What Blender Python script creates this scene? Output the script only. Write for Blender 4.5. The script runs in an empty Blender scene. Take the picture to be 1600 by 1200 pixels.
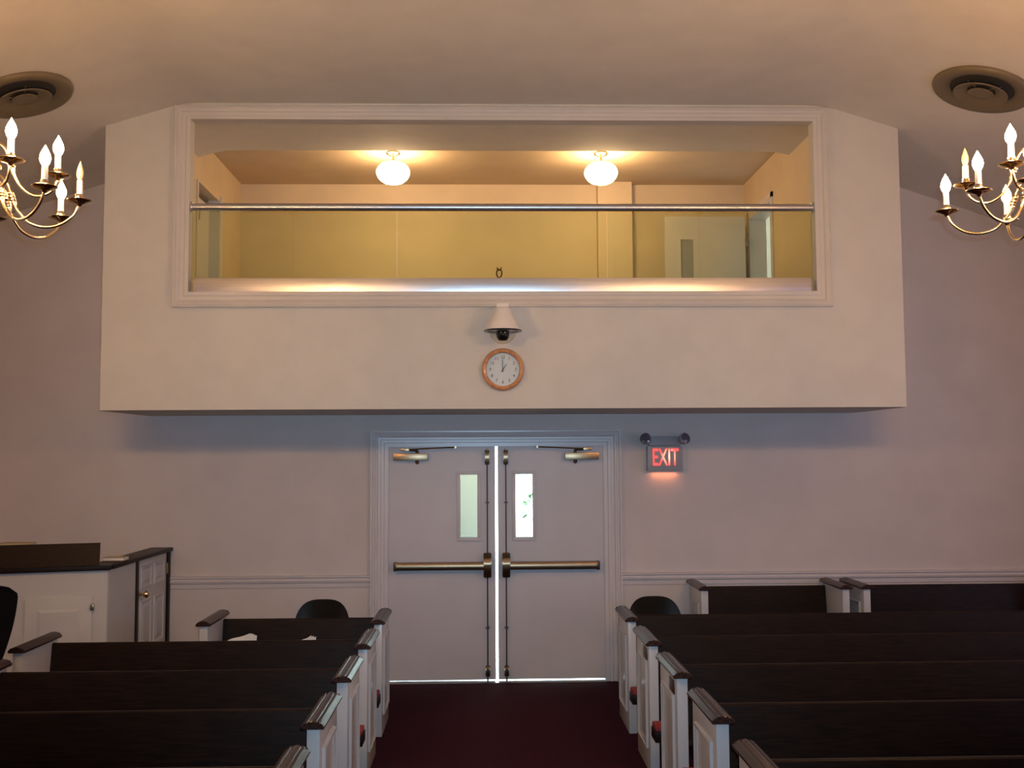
import bpy, bmesh, math, random
from mathutils import Vector, Matrix
random.seed(4)
PI = math.pi
S = bpy.context.scene
COL = S.collection

# ---------------------------------------------------------------- camera, exposure, lights
YAW, PITCH, ROLL = 0.028413, 0.068904, -0.005658
F = Vector((math.sin(YAW)*math.cos(PITCH), math.cos(YAW)*math.cos(PITCH), math.sin(PITCH)))
R0 = Vector((math.cos(YAW), -math.sin(YAW), 0)); U0 = R0.cross(F)
R = R0*math.cos(ROLL) + U0*math.sin(ROLL); U = -R0*math.sin(ROLL) + U0*math.cos(ROLL)
CAM = Vector((-0.1106, -8.7430, 1.9023))
cd = bpy.data.cameras.new('camera'); cam = bpy.data.objects.new('camera', cd); COL.objects.link(cam)
M = Matrix((R, U, -F)).transposed().to_4x4(); M.translation = CAM
cam.matrix_world = M
cd.sensor_width = 36; cd.lens = 36*1600.6/1600; cd.clip_start = 0.05; cd.clip_end = 200
S.camera = cam
S.view_settings.view_transform = 'Standard'; S.view_settings.look = 'None'
S.view_settings.gamma = 1; S.view_settings.use_curve_mapping = False
S.view_settings.exposure = 0.0
S.cycles.use_denoising = True
S.cycles.sample_clamp_indirect = 3.0
S.cycles.caustics_reflective = False; S.cycles.caustics_refractive = False
S.cycles.max_bounces = 10; S.cycles.diffuse_bounces = 5; S.cycles.transparent_max_bounces = 12

w = bpy.data.worlds.new('World'); S.world = w; w.use_nodes = True
bg = w.node_tree.nodes['Background']
bg.inputs[0].default_value = (0.80, 0.92, 1.0, 1); bg.inputs[1].default_value = 14.0

def light(name, kind, loc, rot, power, color, **kw):
    d = bpy.data.lights.new(name, kind); d.energy = power; d.color = color
    for k, v in kw.items(): setattr(d, k, v)
    o = bpy.data.objects.new(name, d); COL.objects.link(o); o.location = loc; o.rotation_euler = rot
    return o
DAY = (0.62, 0.68, 1.0)
WINDOWS_Y = (-2.6, -5.2, -7.8)
for y in WINDOWS_Y:                        # daylight entering by the tall side windows of the nave
    light('window_daylight', 'AREA', (-5.38, y, 1.75), (0, -PI/2, 0), 5, DAY, shape='RECTANGLE', size=1.9, size_y=0.9)
    light('window_daylight', 'AREA', (5.52, y, 1.75), (0, PI/2, 0), 17, (0.62, 0.60, 1.0), shape='RECTANGLE', size=1.9, size_y=0.9)
# the camera's own flash, just above and right of its lens
light('camera_flash', 'SPOT', CAM + R*0.04 + U*0.055, cam.matrix_world.to_euler(), 540, (0.50, 0.76, 1.0), shadow_soft_size=0.02, spot_size=math.radians(72), spot_blend=1.0)

# ---------------------------------------------------------------- materials
def nodes(name):
    m = bpy.data.materials.new(name); m.use_nodes = True
    nt = m.node_tree; return m, nt, nt.nodes['Principled BSDF']
def mat(name, col, rough=0.5, metal=0.0, var=0.0, scale=8.0, bump=0.0, bscale=120.0, stretch=None, col2=None, spec=0.5, coat=0.0, contrast=(0.35, 0.65)):
    m, nt, b = nodes(name)
    b.inputs['Base Color'].default_value = (*col, 1); b.inputs['Roughness'].default_value = rough
    b.inputs['Metallic'].default_value = metal; b.inputs['Specular IOR Level'].default_value = spec
    if coat: b.inputs['Coat Weight'].default_value = coat; b.inputs['Coat Roughness'].default_value = 0.12
    tc = nt.nodes.new('ShaderNodeTexCoord'); mp = nt.nodes.new('ShaderNodeMapping')
    nt.links.new(tc.outputs['Object'], mp.inputs['Vector'])
    if stretch: mp.inputs['Scale'].default_value = stretch
    if var or col2:
        n = nt.nodes.new('ShaderNodeTexNoise'); n.inputs['Scale'].default_value = scale; n.inputs['Detail'].default_value = 6
        nt.links.new(mp.outputs[0], n.inputs['Vector'])
        r = nt.nodes.new('ShaderNodeValToRGB')
        c2 = col2 or tuple(max(0, c*(1-var)) for c in col); c1 = col if col2 else tuple(min(1, c*(1+var)) for c in col)
        r.color_ramp.elements[0].position = contrast[0]; r.color_ramp.elements[1].position = contrast[1]
        r.color_ramp.elements[0].color = (*c2, 1); r.color_ramp.elements[1].color = (*c1, 1)
        nt.links.new(n.outputs['Fac'], r.inputs['Fac']); nt.links.new(r.outputs[0], b.inputs['Base Color'])
    if bump:
        n2 = nt.nodes.new('ShaderNodeTexNoise'); n2.inputs['Scale'].default_value = bscale; n2.inputs['Detail'].default_value = 4
        nt.links.new(mp.outputs[0], n2.inputs['Vector'])
        bp = nt.nodes.new('ShaderNodeBump'); bp.inputs['Strength'].default_value = bump; bp.inputs['Distance'].default_value = 0.004
        nt.links.new(n2.outputs['Fac'], bp.inputs['Height']); nt.links.new(bp.outputs[0], b.inputs['Normal'])
    return m
def emit(name, col, strength):
    m, nt, b = nodes(name)
    b.inputs['Base Color'].default_value = (*col, 1)
    b.inputs['Emission Color'].default_value = (*col, 1); b.inputs['Emission Strength'].default_value = strength
    return m
def glass(name, tint, rough=0.0, fac=0.12):
    m = bpy.data.materials.new(name); m.use_nodes = True; nt = m.node_tree
    for n in list(nt.nodes): nt.nodes.remove(n)
    o = nt.nodes.new('ShaderNodeOutputMaterial'); t = nt.nodes.new('ShaderNodeBsdfTransparent'); g = nt.nodes.new('ShaderNodeBsdfGlossy')
    x = nt.nodes.new('ShaderNodeMixShader'); lw = nt.nodes.new('ShaderNodeLayerWeight'); fr = nt.nodes.new('ShaderNodeMath'); fr.operation = 'POWER'; fr.inputs[1].default_value = 4.0; nt.links.new(lw.outputs['Facing'], fr.inputs[0])
    mx = nt.nodes.new('ShaderNodeMath'); mx.operation = 'MULTIPLY_ADD'; mx.inputs[1].default_value = 0.6; mx.inputs[2].default_value = 0.04; nt.links.new(fr.outputs[0], mx.inputs[0]); fr = mx
    t.inputs['Color'].default_value = (*tint, 1); g.inputs['Roughness'].default_value = rough
    nt.links.new(fr.outputs[0], x.inputs[0]); nt.links.new(t.outputs[0], x.inputs[1]); nt.links.new(g.outputs[0], x.inputs[2])
    nt.links.new(x.outputs[0], o.inputs['Surface'])
    return m
MT = {}
MT['wall'] = mat('wall_paint', (0.60, 0.545, 0.52), 0.75, var=0.03, scale=3, bump=0.25, bscale=160)
MT['ceiling'] = mat('ceiling_plaster', (0.68, 0.64, 0.55), 0.85, var=0.03, scale=4, bump=0.5, bscale=90)
MT['box'] = mat('balcony_front_paint', (0.60, 0.58, 0.52), 0.7, var=0.025, scale=5, bump=0.25, bscale=160)
MT['room'] = mat('balcony_room_paint', (0.66, 0.53, 0.36), 0.6, var=0.03, scale=4, bump=0.2, bscale=120)
MT['room_ceiling'] = mat('balcony_room_ceiling', (0.62, 0.49, 0.32), 0.8, var=0.03, scale=4, bump=0.3, bscale=90)
MT['trim'] = mat('gloss_trim_paint', (0.62, 0.58, 0.57), 0.28, var=0.02, scale=5)
MT['frame'] = mat('opening_trim_paint', (0.60, 0.57, 0.52), 0.3, var=0.02, scale=5)
MT['door'] = mat('door_paint', (0.55, 0.52, 0.53), 0.42, var=0.03, scale=3, bump=0.1, bscale=60)
MT['white'] = mat('white_pew_paint', (0.50, 0.50, 0.50), 0.22, var=0.02, scale=6)
MT['wood'] = mat('dark_walnut', (0.018, 0.009, 0.0055), 0.40, stretch=(1.2, 14, 14), scale=6, col2=(0.009, 0.005, 0.0035), bump=0.1, bscale=40, spec=0.12)
MT['capwood'] = mat('cap_walnut', (0.050, 0.024, 0.018), 0.26, stretch=(14, 1.2, 14), scale=6, col2=(0.022, 0.010, 0.008), spec=0.35)
MT['booth_white'] = mat('booth_paint', (0.50, 0.50, 0.49), 0.55, var=0.02, scale=6)
MT['carpet'] = mat('burgundy_carpet', (0.045, 0.009, 0.020), 0.95, var=0.25, scale=60, bump=1.0, bscale=500, spec=0.1)
MT['brass'] = mat('polished_brass', (0.72, 0.55, 0.32), 0.2, 1.0)
MT['old_brass'] = mat('chain_brass', (0.22, 0.10, 0.04), 0.35, 1.0)
MT['bronze'] = mat('satin_bronze', (0.36, 0.25, 0.15), 0.33, 1.0, var=0.05, scale=5)
MT['dark_bronze'] = mat('dark_bronze', (0.10, 0.055, 0.035), 0.35, 0.9)
MT['alu'] = mat('brushed_aluminium', (0.66, 0.66, 0.68), 0.34, 1.0, var=0.04, scale=3, stretch=(0.5, 30, 30))
MT['vent'] = mat('vent_bronze_paint', (0.17, 0.135, 0.080), 0.5, 0.1, var=0.05, scale=6)
MT['vent_shade'] = mat('vent_throat_shade', (0.03, 0.03, 0.028), 0.8)
MT['black'] = mat('black_plastic', (0.008, 0.008, 0.007), 0.14, var=0.1, scale=20, spec=0.35)
MT['black_fabric'] = mat('black_fabric', (0.003, 0.003, 0.0035), 0.8, bump=0.5, bscale=400, spec=0.1)
MT['red'] = mat('red_cloth', (0.26, 0.02, 0.02), 0.7, var=0.1, scale=30)
MT['paper'] = mat('white_paper', (0.80, 0.78, 0.74), 0.8, var=0.03, scale=20)
MT['plastic'] = mat('cream_plastic', (0.74, 0.70, 0.64), 0.35, var=0.02, scale=8)
MT['oak'] = mat('oak', (0.62, 0.30, 0.13), 0.35, stretch=(3, 3, 3), scale=10, col2=(0.48, 0.21, 0.085), coat=0.3)
MT['dial'] = mat('dial_white', (0.72, 0.72, 0.76), 0.4)
MT['ink'] = mat('dial_ink', (0.03, 0.03, 0.035), 0.6)
MT['beige'] = mat('beige_plastic', (0.42, 0.34, 0.20), 0.6, var=0.05, scale=12)
MT['grey'] = mat('grey_plastic', (0.30, 0.30, 0.32), 0.45, var=0.03, scale=12)
MT['smoke'] = mat('lamp_lens', (0.12, 0.10, 0.13), 0.1, var=0.2, scale=40, coat=0.8)
MT['narthex'] = mat('narthex_paint', (0.42, 0.45, 0.41), 0.7, var=0.03, scale=3)
MT['tile'] = mat('pale_tile', (0.60, 0.60, 0.60), 0.18, var=0.04, scale=4)
MT['concrete'] = mat('concrete', (0.62, 0.61, 0.58), 0.9, var=0.08, scale=2, bump=0.5, bscale=60)
MT['leaf'] = mat('shrub_leaf', (0.06, 0.13, 0.05), 0.6, var=0.4, scale=30)
MT['hall'] = mat('hall_paint', (0.42, 0.40, 0.42), 0.8, var=0.03, scale=3)
MT['darkgap'] = mat('dark_void', (0.02, 0.02, 0.02), 0.9)
MT['glass_guard'] = glass('guard_glass', (0.88, 0.92, 0.80), 0.02)
MT['glass'] = glass('door_glass', (0.92, 0.96, 0.93), 0.0)
MT['dome'] = glass('clear_dome', (0.96, 0.94, 0.90), 0.02)
MT['bulb_glass'] = mat('clear_bulb', (0.75, 0.55, 0.32), 0.12, coat=0.8)
MT['bulb'] = emit('lit_bulb', (1.0, 0.55, 0.235), 455.0)
MT['globe'] = emit('lit_globe', (1.0, 0.66, 0.34), 46.0)
MT['exit_red'] = emit('exit_letters', (1.0, 0.07, 0.05), 2.4)
def exit_material():
    m, nt, b = nodes('exit_letters')
    tc = nt.nodes.new('ShaderNodeTexCoord'); v = nt.nodes.new('ShaderNodeVectorMath'); v.operation = 'DISTANCE'
    v.inputs[1].default_value = (.030, -.081, .125); nt.links.new(tc.outputs['Object'], v.inputs[0])
    r = nt.nodes.new('ShaderNodeValToRGB'); r.color_ramp.elements[0].position = .0; r.color_ramp.elements[1].position = .075
    r.color_ramp.elements[0].color = (1, .62, .42, 1); r.color_ramp.elements[1].color = (1, .06, .05, 1)
    nt.links.new(v.outputs['Value'], r.inputs['Fac']); nt.links.new(r.outputs[0], b.inputs['Emission Color'])
    b.inputs['Base Color'].default_value = (.5, .03, .03, 1); b.inputs['Emission Strength'].default_value = 2.0
    return m
MT['exit_red'] = exit_material()          # red lens; hot spot of a lamp behind painted into its emission colour
MT['frost'] = mat('frosted_pane', (0.75, 0.78, 0.85), 0.6)

# ---------------------------------------------------------------- mesh helpers
def NB(): return bmesh.new()
def box(bm, x0, x1, y0, y1, z0, z1, bev=0.0, mtx=None):
    vs = [bm.verts.new((x, y, z)) for x in (x0, x1) for y in (y0, y1) for z in (z0, z1)]
    f = [(0, 1, 3, 2), (4, 6, 7, 5), (0, 4, 5, 1), (2, 3, 7, 6), (0, 2, 6, 4), (1, 5, 7, 3)]
    fs = [bm.faces.new([vs[i] for i in q]) for q in f]
    if bev > 0:
        es = list({e for q in fs for e in q.edges})
        r = bmesh.ops.bevel(bm, geom=es, offset=bev, segments=2, affect='EDGES', profile=0.6)
        vs = list({v for v in r['verts']} | {v for v in vs if v.is_valid})
    if mtx is not None: bmesh.ops.transform(bm, matrix=mtx, verts=[v for v in vs if v.is_valid])
    return bm
def prism(bm, pts, axis, a, b):
    """closed polygon pts extruded along axis from a to b; pts are the other two coordinates in xyz order"""
    def P(p, t):
        return {'x': (t, p[0], p[1]), 'y': (p[0], t, p[1]), 'z': (p[0], p[1], t)}[axis]
    A = [bm.verts.new(P(p, a)) for p in pts]; B = [bm.verts.new(P(p, b)) for p in pts]
    n = len(pts)
    bm.faces.new(A); bm.faces.new(B[::-1])
    for i in range(n): bm.faces.new((A[i], B[i], B[(i+1) % n], A[(i+1) % n]))
    return bm
def tube(bm, pts, rad, seg=10, caps=True, closed=False):
    pts = [Vector(p) for p in pts]; n = len(pts)
    rad = rad if isinstance(rad, (list, tuple)) else [rad]*n
    rings = []; prev = None
    for i, p in enumerate(pts):
        if closed: t = (pts[(i+1) % n]-pts[i-1]).normalized()
        else: t = (pts[min(i+1, n-1)]-pts[max(i-1, 0)]).normalized()
        if prev is None:
            a = Vector((0, 0, 1)) if abs(t.z) < 0.9 else Vector((1, 0, 0))
            u = t.cross(a).normalized()
        else: u = (prev - t*prev.dot(t)).normalized()
        prev = u; v = t.cross(u)
        rings.append([bm.verts.new(p + (u*math.cos(2*PI*k/seg) + v*math.sin(2*PI*k/seg))*rad[i]) for k in range(seg)])
    for i in range(n if closed else n-1):
        a, b = rings[i], rings[(i+1) % n]
        for k in range(seg): bm.faces.new((a[k], a[(k+1) % seg], b[(k+1) % seg], b[k]))
    if caps and not closed: bm.faces.new(rings[0][::-1]); bm.faces.new(rings[-1])
    return bm
def lathe(bm, prof, seg=24, c=(0, 0, 0), mtx=None, close=False):
    """profile of (r, z) around the z axis"""
    c = Vector(c); rings = []; vv = []
    for r, z in prof:
        if r < 1e-6: ring = [bm.verts.new(c + Vector((0, 0, z)))]
        else: ring = [bm.verts.new(c + Vector((r*math.cos(2*PI*k/seg), r*math.sin(2*PI*k/seg), z))) for k in range(seg)]
        rings.append(ring); vv += ring
    for i in range(len(rings)-1):
        a, b = rings[i], rings[i+1]
        for k in range(seg):
            k2 = (k+1) % seg
            if len(a) == 1 and len(b) == 1: break
            if len(a) == 1: bm.faces.new((a[0], b[k], b[k2]))
            elif len(b) == 1: bm.faces.new((a[k], a[k2], b[0]))
            else: bm.faces.new((a[k], a[k2], b[k2], b[k]))
    if mtx is not None: bmesh.ops.transform(bm, matrix=mtx, verts=vv)
    return bm
def spline(pts, n=6):
    P = [Vector(p) for p in pts]; out = []
    for i in range(len(P)-1):
        p0, p1, p2, p3 = P[max(i-1, 0)], P[i], P[i+1], P[min(i+2, len(P)-1)]
        for k in range(n):
            t = k/n
            out.append(0.5*((2*p1)+(-p0+p2)*t+(2*p0-5*p1+4*p2-p3)*t*t+(-p0+3*p1-3*p2+p3)*t**3))
    out.append(P[-1]); return out
def finish(name, bm, m, parent=None, smooth=35, org=None):
    bmesh.ops.remove_doubles(bm, verts=bm.verts, dist=1e-6)
    bmesh.ops.recalc_face_normals(bm, faces=bm.faces)
    if smooth:
        lim = math.radians(smooth)
        for f in bm.faces: f.smooth = True
        for e in bm.edges:
            e.smooth = len(e.link_faces) == 2 and e.calc_face_angle(9) < lim
    me = bpy.data.meshes.new(name); bm.to_mesh(me); bm.free()
    ms = m if isinstance(m, (list, tuple)) else [m]
    for q in ms: me.materials.append(MT[q] if isinstance(q, str) else q)
    o = bpy.data.objects.new(name, me); COL.objects.link(o)
    if org is not None:                     # mesh given in world coordinates, moved to its thing's frame
        me.transform(Matrix.Translation(-Vector(org)))
        if parent is None: o.location = org
    if parent is not None: o.parent = parent
    return o
def tag(o, label=None, cat=None, group=None, kind=None):
    if label: o['label'] = label
    if cat: o['category'] = cat
    if group: o['group'] = group
    if kind: o['kind'] = kind
    return o
def thing(name, loc, label, cat, group=None, rz=0):
    o = bpy.data.objects.new(name, None); COL.objects.link(o); o.location = loc; o.rotation_euler = (0, 0, rz)
    o.empty_display_size = 0.1
    return tag(o, label, cat, group)
def struct(name, bm, m, label, smooth=35):
    return tag(finish(name, bm, m, smooth=smooth), label, name.split('_')[0], kind='structure')
def copy_tree(o, parent=None):
    c = o.copy(); COL.objects.link(c); c.parent = parent
    for ch in list(o.children): copy_tree(ch, c)
    return c

# ---------------------------------------------------------------- structure of the nave
CX = 0.07
PROFILE = [(0, 4.562), (2.30, 4.562), (2.42, 4.555), (2.52, 4.533), (2.62, 4.503), (3.0, 4.385), (3.41, 4.245), (3.84, 4.10), (5.6, 3.50)]
PROF = [(CX-x, z) for x, z in PROFILE[::-1]] + [(CX+x, z) for x, z in PROFILE[1:]]
def ceil_z(x):
    a = abs(x-CX)
    for (x0, z0), (x1, z1) in zip(PROFILE, PROFILE[1:]):
        if a <= x1: return z0 + (z1-z0)*(a-x0)/(x1-x0)
    return PROFILE[-1][1]
XL, XR, YF = -5.43, 5.57, -13.0
bm = NB()
prism(bm, PROF + [(XR, 4.9), (XL, 4.9)], 'y', YF, 0.0)
inner = [(x, z) for x, z in PROF if -2.8 < x < 2.9]
inner = [(-2.576, ceil_z(-2.576))] + [p for p in inner if -2.57 < p[0] < 2.59] + [(2.599, ceil_z(2.599))]
struct('ceiling', bm, 'ceiling', 'smooth tan nave ceiling, flat in the middle and sloping down at both sides')
bm = NB(); prism(bm, inner + [(2.599, 4.9), (-2.576, 4.9)], 'y', 0.0, 0.08)
struct('ceiling_edge', bm, 'ceiling', 'tan ceiling strip ending in a straight edge inside the balcony opening')
bm = NB(); box(bm, XL, XR, YF, 0.15, -0.12, 0.0)
struct('floor', bm, 'carpet', 'dark burgundy carpet of the nave and aisle')
# back wall, with the doorway and the balcony room cut out
def wallpoly(bm, pts, y0=0.0, y1=0.14): prism(bm, pts, 'y', y0, y1)
bm = NB()
def top(xa, xb): return [(x, z) for x, z in PROF if xa < x < xb]
wallpoly(bm, [(XL, 0), (-2.75, 0), (-2.75, ceil_z(-2.75)+.05)] + [(x, z+.05) for x, z in top(XL, -2.75)[::-1]] + [(XL, 3.6)])
wallpoly(bm, [(2.79, 0), (XR, 0), (XR, 3.6)] + [(x, z+.05) for x, z in top(2.79, XR)[::-1]] + [(2.79, ceil_z(2.79)+.05)])
wallpoly(bm, [(-2.75, 0), (-0.925, 0), (-0.925, 2.38), (-2.75, 2.38)])
wallpoly(bm, [(0.925, 0), (2.79, 0), (2.79, 2.38), (0.925, 2.38)])
wallpoly(bm, [(-0.925, 1.992), (0.925, 1.992), (0.925, 2.38), (-0.925, 2.38)])
struct('wall_back', bm, 'wall', 'mauve-beige plaster wall behind the pews, pierced by the double doorway', smooth=0)
# side walls with tall windows (outside the frame), and the chancel wall behind the camera
def sidewall(name, x0, x1, xin, n, label):
    bm = NB(); ys = sorted(WINDOWS_Y); a = YF
    for y in ys:
        box(bm, x0, x1, a, y-.48, 0, 3.6); box(bm, x0, x1, y-.48, y+.48, 0, .78); box(bm, x0, x1, y-.48, y+.48, 2.72, 3.6); a = y+.48
    box(bm, x0, x1, a, 0.14, 0, 3.6)
    struct(name, bm, 'wall', label, smooth=0)
    for k, y in enumerate(ys):
        s = 1 if xin > x0+.01 else -1
        xm = (x0+x1)/2
        bm = NB(); box(bm, xm-.01, xm+.01, y-.46, y+.46, .80, 2.70)
        wi = struct('window_%d' % (n+k), bm, 'frost', 'tall frosted side window of the nave')
        for zz in (.78, 1.72, 2.68):
            bm = NB(); box(bm, xm-.04, xm+.04, y-.48, y+.48, zz, zz+.04); finish('glazing_bar', bm, 'trim', wi)
sidewall('wall_left', XL-.14, XL, XL, 1, 'plain plaster side wall left of the pews')
sidewall('wall_right', XR, XR+.14, XR, 4, 'plain plaster side wall right of the pews')
bm = NB(); box(bm, XL, XR, YF-.14, YF, 0, 4.9); struct('wall_front', bm, 'wall', 'plaster chancel wall behind the viewer')

# balcony box projecting over the doors
BF, BX0, BX1, BZ = -1.12, -2.934, 3.079, 2.245
OX0, OX1, OZ0, OZ1 = -2.300, 2.418, 3.124, 4.435
bm = NB()
cp = [(x, z+.03) for x, z in PROF if BX0 < x < BX1]
front = [(BX0, BZ), (BX1, BZ), (BX1, ceil_z(BX1)+.03)] + cp[::-1] + [(BX0, ceil_z(BX0)+.03)]
T = 0.10
wallpoly(bm, [(BX0, BZ), (BX1, BZ), (BX1, OZ0), (BX0, OZ0)], BF, BF+T)
wallpoly(bm, [(BX0, OZ0), (OX0, OZ0), (OX0, OZ1), (BX0, ceil_z(BX0)-.15)], BF, BF+T)
wallpoly(bm, [(OX1, OZ0), (BX1, OZ0), (BX1, ceil_z(BX1)-.15), (OX1, OZ1)], BF, BF+T)
wallpoly(bm, [(BX0, ceil_z(BX0)-.15), (OX0, OZ1), (OX1, OZ1), (BX1, ceil_z(BX1)-.15), (BX1, ceil_z(BX1)+.03)] + cp[::-1] + [(BX0, ceil_z(BX0)+.03)], BF, BF+T)
box(bm, BX0, -2.726, BF+T, 0.0, BZ, ceil_z(BX0)+.03); box(bm, 2.749, BX1, BF+T, 0.0, BZ, ceil_z(BX1)+.03)
box(bm, -2.726, 2.749, BF+T, 0.14, BZ, BZ+.155)
struct('wall_balcony', bm, 'box', 'beige plaster balcony front projecting from the back wall above the doors', smooth=0)
# moulded frame round the opening: three stepped bands, mitred
def ring(bm, x0, x1, z0, z1, prof):
    """prof: list of (offset outward, height proud of the wall)"""
    loops = []
    for o, h in prof:
        loops.append([bm.verts.new(p) for p in ((x0-o, BF-h, z0-o), (x1+o, BF-h, z0-o), (x1+o, BF-h, z1+o*.85), (x0-o, BF-h, z1+o*.85))])
    for a, b in zip(loops, loops[1:]):
        for k in range(4): bm.faces.new((a[k], a[(k+1) % 4], b[(k+1) % 4], b[k]))
bm = NB()
ring(bm, OX0, OX1, OZ0, OZ1, [(0, .0), (0, .012), (.028, .014), (.034, .008), (.062, .012), (.07, .022), (.088, .030), (.100, .026), (.108, .034), (.118, .030), (.118, 0)])
struct('trim_1', bm, 'frame', 'wide moulded trim framing the balcony opening', smooth=25)

# door casing: stepped profile swept over jamb-head-jamb
def casing(bm, prof):
    loops = []
    for o, h in prof:
        x0, x1, z1 = -.925-o, .925+o, 1.985+o*.9
        loops.append([bm.verts.new(p) for p in ((x0, -h, 0), (x0, -h, z1), (x1, -h, z1), (x1, -h, 0))])
    for a, b in zip(loops, loops[1:]):
        for k in range(3): bm.faces.new((a[k], a[k+1], b[k+1], b[k]))
bm = NB()
casing(bm, [(-.012, -.06), (-.012, .006), (.022, .008), (.026, .016), (.05, .018), (.055, .012), (.075, .014), (.082, .026), (.098, .03), (.102, .020), (.118, .024), (.122, .038), (.136, .038), (.136, 0)])
struct('trim_2', bm, 'trim', 'moulded painted casing round the double doors', smooth=20)
def rail(name, x0, x1, label):
    bm = NB()
    prism(bm, [(0, .795), (-.010, .80), (-.012, .835), (-.024, .842), (-.030, .858), (-.022, .866), (-.022, .876), (-.034, .886), (-.034, .896), (0, .902)], 'x', x0, x1)
    struct(name, bm, 'trim', label)
rail('trim_3', XL, -1.062, 'moulded chair rail on the back wall left of the doors')
rail('trim_4', 1.062, XR, 'moulded chair rail on the back wall right of the doors')
for nm, a, b in (('baseboard_left', XL, -1.062), ('baseboard_right', 1.062, XR)):
    bm = NB(); prism(bm, [(0, 0), (-.016, 0), (-.016, .10), (-.006, .12), (0, .12)], 'x', a, b)
    struct(nm, bm, 'trim', 'low painted baseboard on the back wall %s of the doors' % nm[10:])

# ---------------------------------------------------------------- narthex and the daylight beyond the doors
bm = NB(); box(bm, -2.6, -2.45, .14, 3.3, 0, 2.4); box(bm, 2.45, 2.6, .14, 3.3, 0, 2.4)
box(bm, -2.6, -.10, 3.15, 3.3, 0, 2.4); box(bm, 1.35, 2.6, 3.15, 3.3, 0, 2.4); box(bm, -.10, 1.35, 3.15, 3.3, 2.2, 2.4)
struct('wall_narthex', bm, 'narthex', 'pale green-white vestibule walls seen through the door panes', smooth=0)
bm = NB(); box(bm, -2.6, 2.6, .15, 3.3, -.12, 0); struct('floor_narthex', bm, 'tile', 'pale glossy vestibule floor glimpsed under the doors')
bm = NB(); prism(bm, [(-.03, 0), (-.015, .007), (.13, .009), (.15, 0)], 'x', -.915, .915); struct('trim_9', bm, 'alu', 'bright metal threshold under the double doors')
bm = NB(); box(bm, -.86, -.80, .6, 2.1, 0, 2.25); box(bm, -.60, -.56, 2.9, 3.15, 0, 2.25); box(bm, -.50, -.42, 3.1, 3.15, 0, 2.3)
struct('trim_5', bm, 'trim', 'upright white trim beside the outer door in the vestibule', smooth=0)
bm = NB(); box(bm, -.10, 1.35, 3.20, 3.21, 0, 2.2)
wi = struct('window_7', bm, 'glass', 'clear glazed outer entrance letting in daylight')
for x in (-.10, .66, 1.30):
    bm = NB(); box(bm, x, x+.05, 3.17, 3.25, 0, 2.2); finish('mullion', bm, 'alu', wi)
bm = NB(); box(bm, -30, 30, 3.4, 60, -.14, -.02); tag(finish('pavement', bm, 'concrete'), 'pale concrete forecourt outside the entrance', 'pavement', kind='structure')
bm = NB()
for k in range(260):
    a, b = random.uniform(0, 2*PI), random.uniform(0, PI/2)
    c = Vector((2.3+1.3*math.cos(a)*math.cos(b), 22+1.0*math.sin(a)*math.cos(b), 1.1*math.sin(b)))
    d = Vector((random.uniform(-1, 1), random.uniform(-1, 1), random.uniform(-.6, 1))).normalized()*.16
    e = d.cross(Vector((0, 0, 1))).normalized()*.08
    bm.faces.new([bm.verts.new(q) for q in (c-d, c+e, c+d, c-e)])
bush = thing('shrub', (2.3, 22, 0), 'green shrub outside, glimpsed through the right door pane', 'shrub')
finish('foliage', bm, 'leaf', bush, smooth=0, org=(2.3, 22, 0))
bm = NB(); [tube(bm, [(2.3, 22, -.02), (2.3+dx, 22, .9)], .03, 6) for dx in (-.4, 0, .4)]
finish('stem', bm, 'dark_bronze', bush, org=(2.3, 22, 0))

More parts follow.
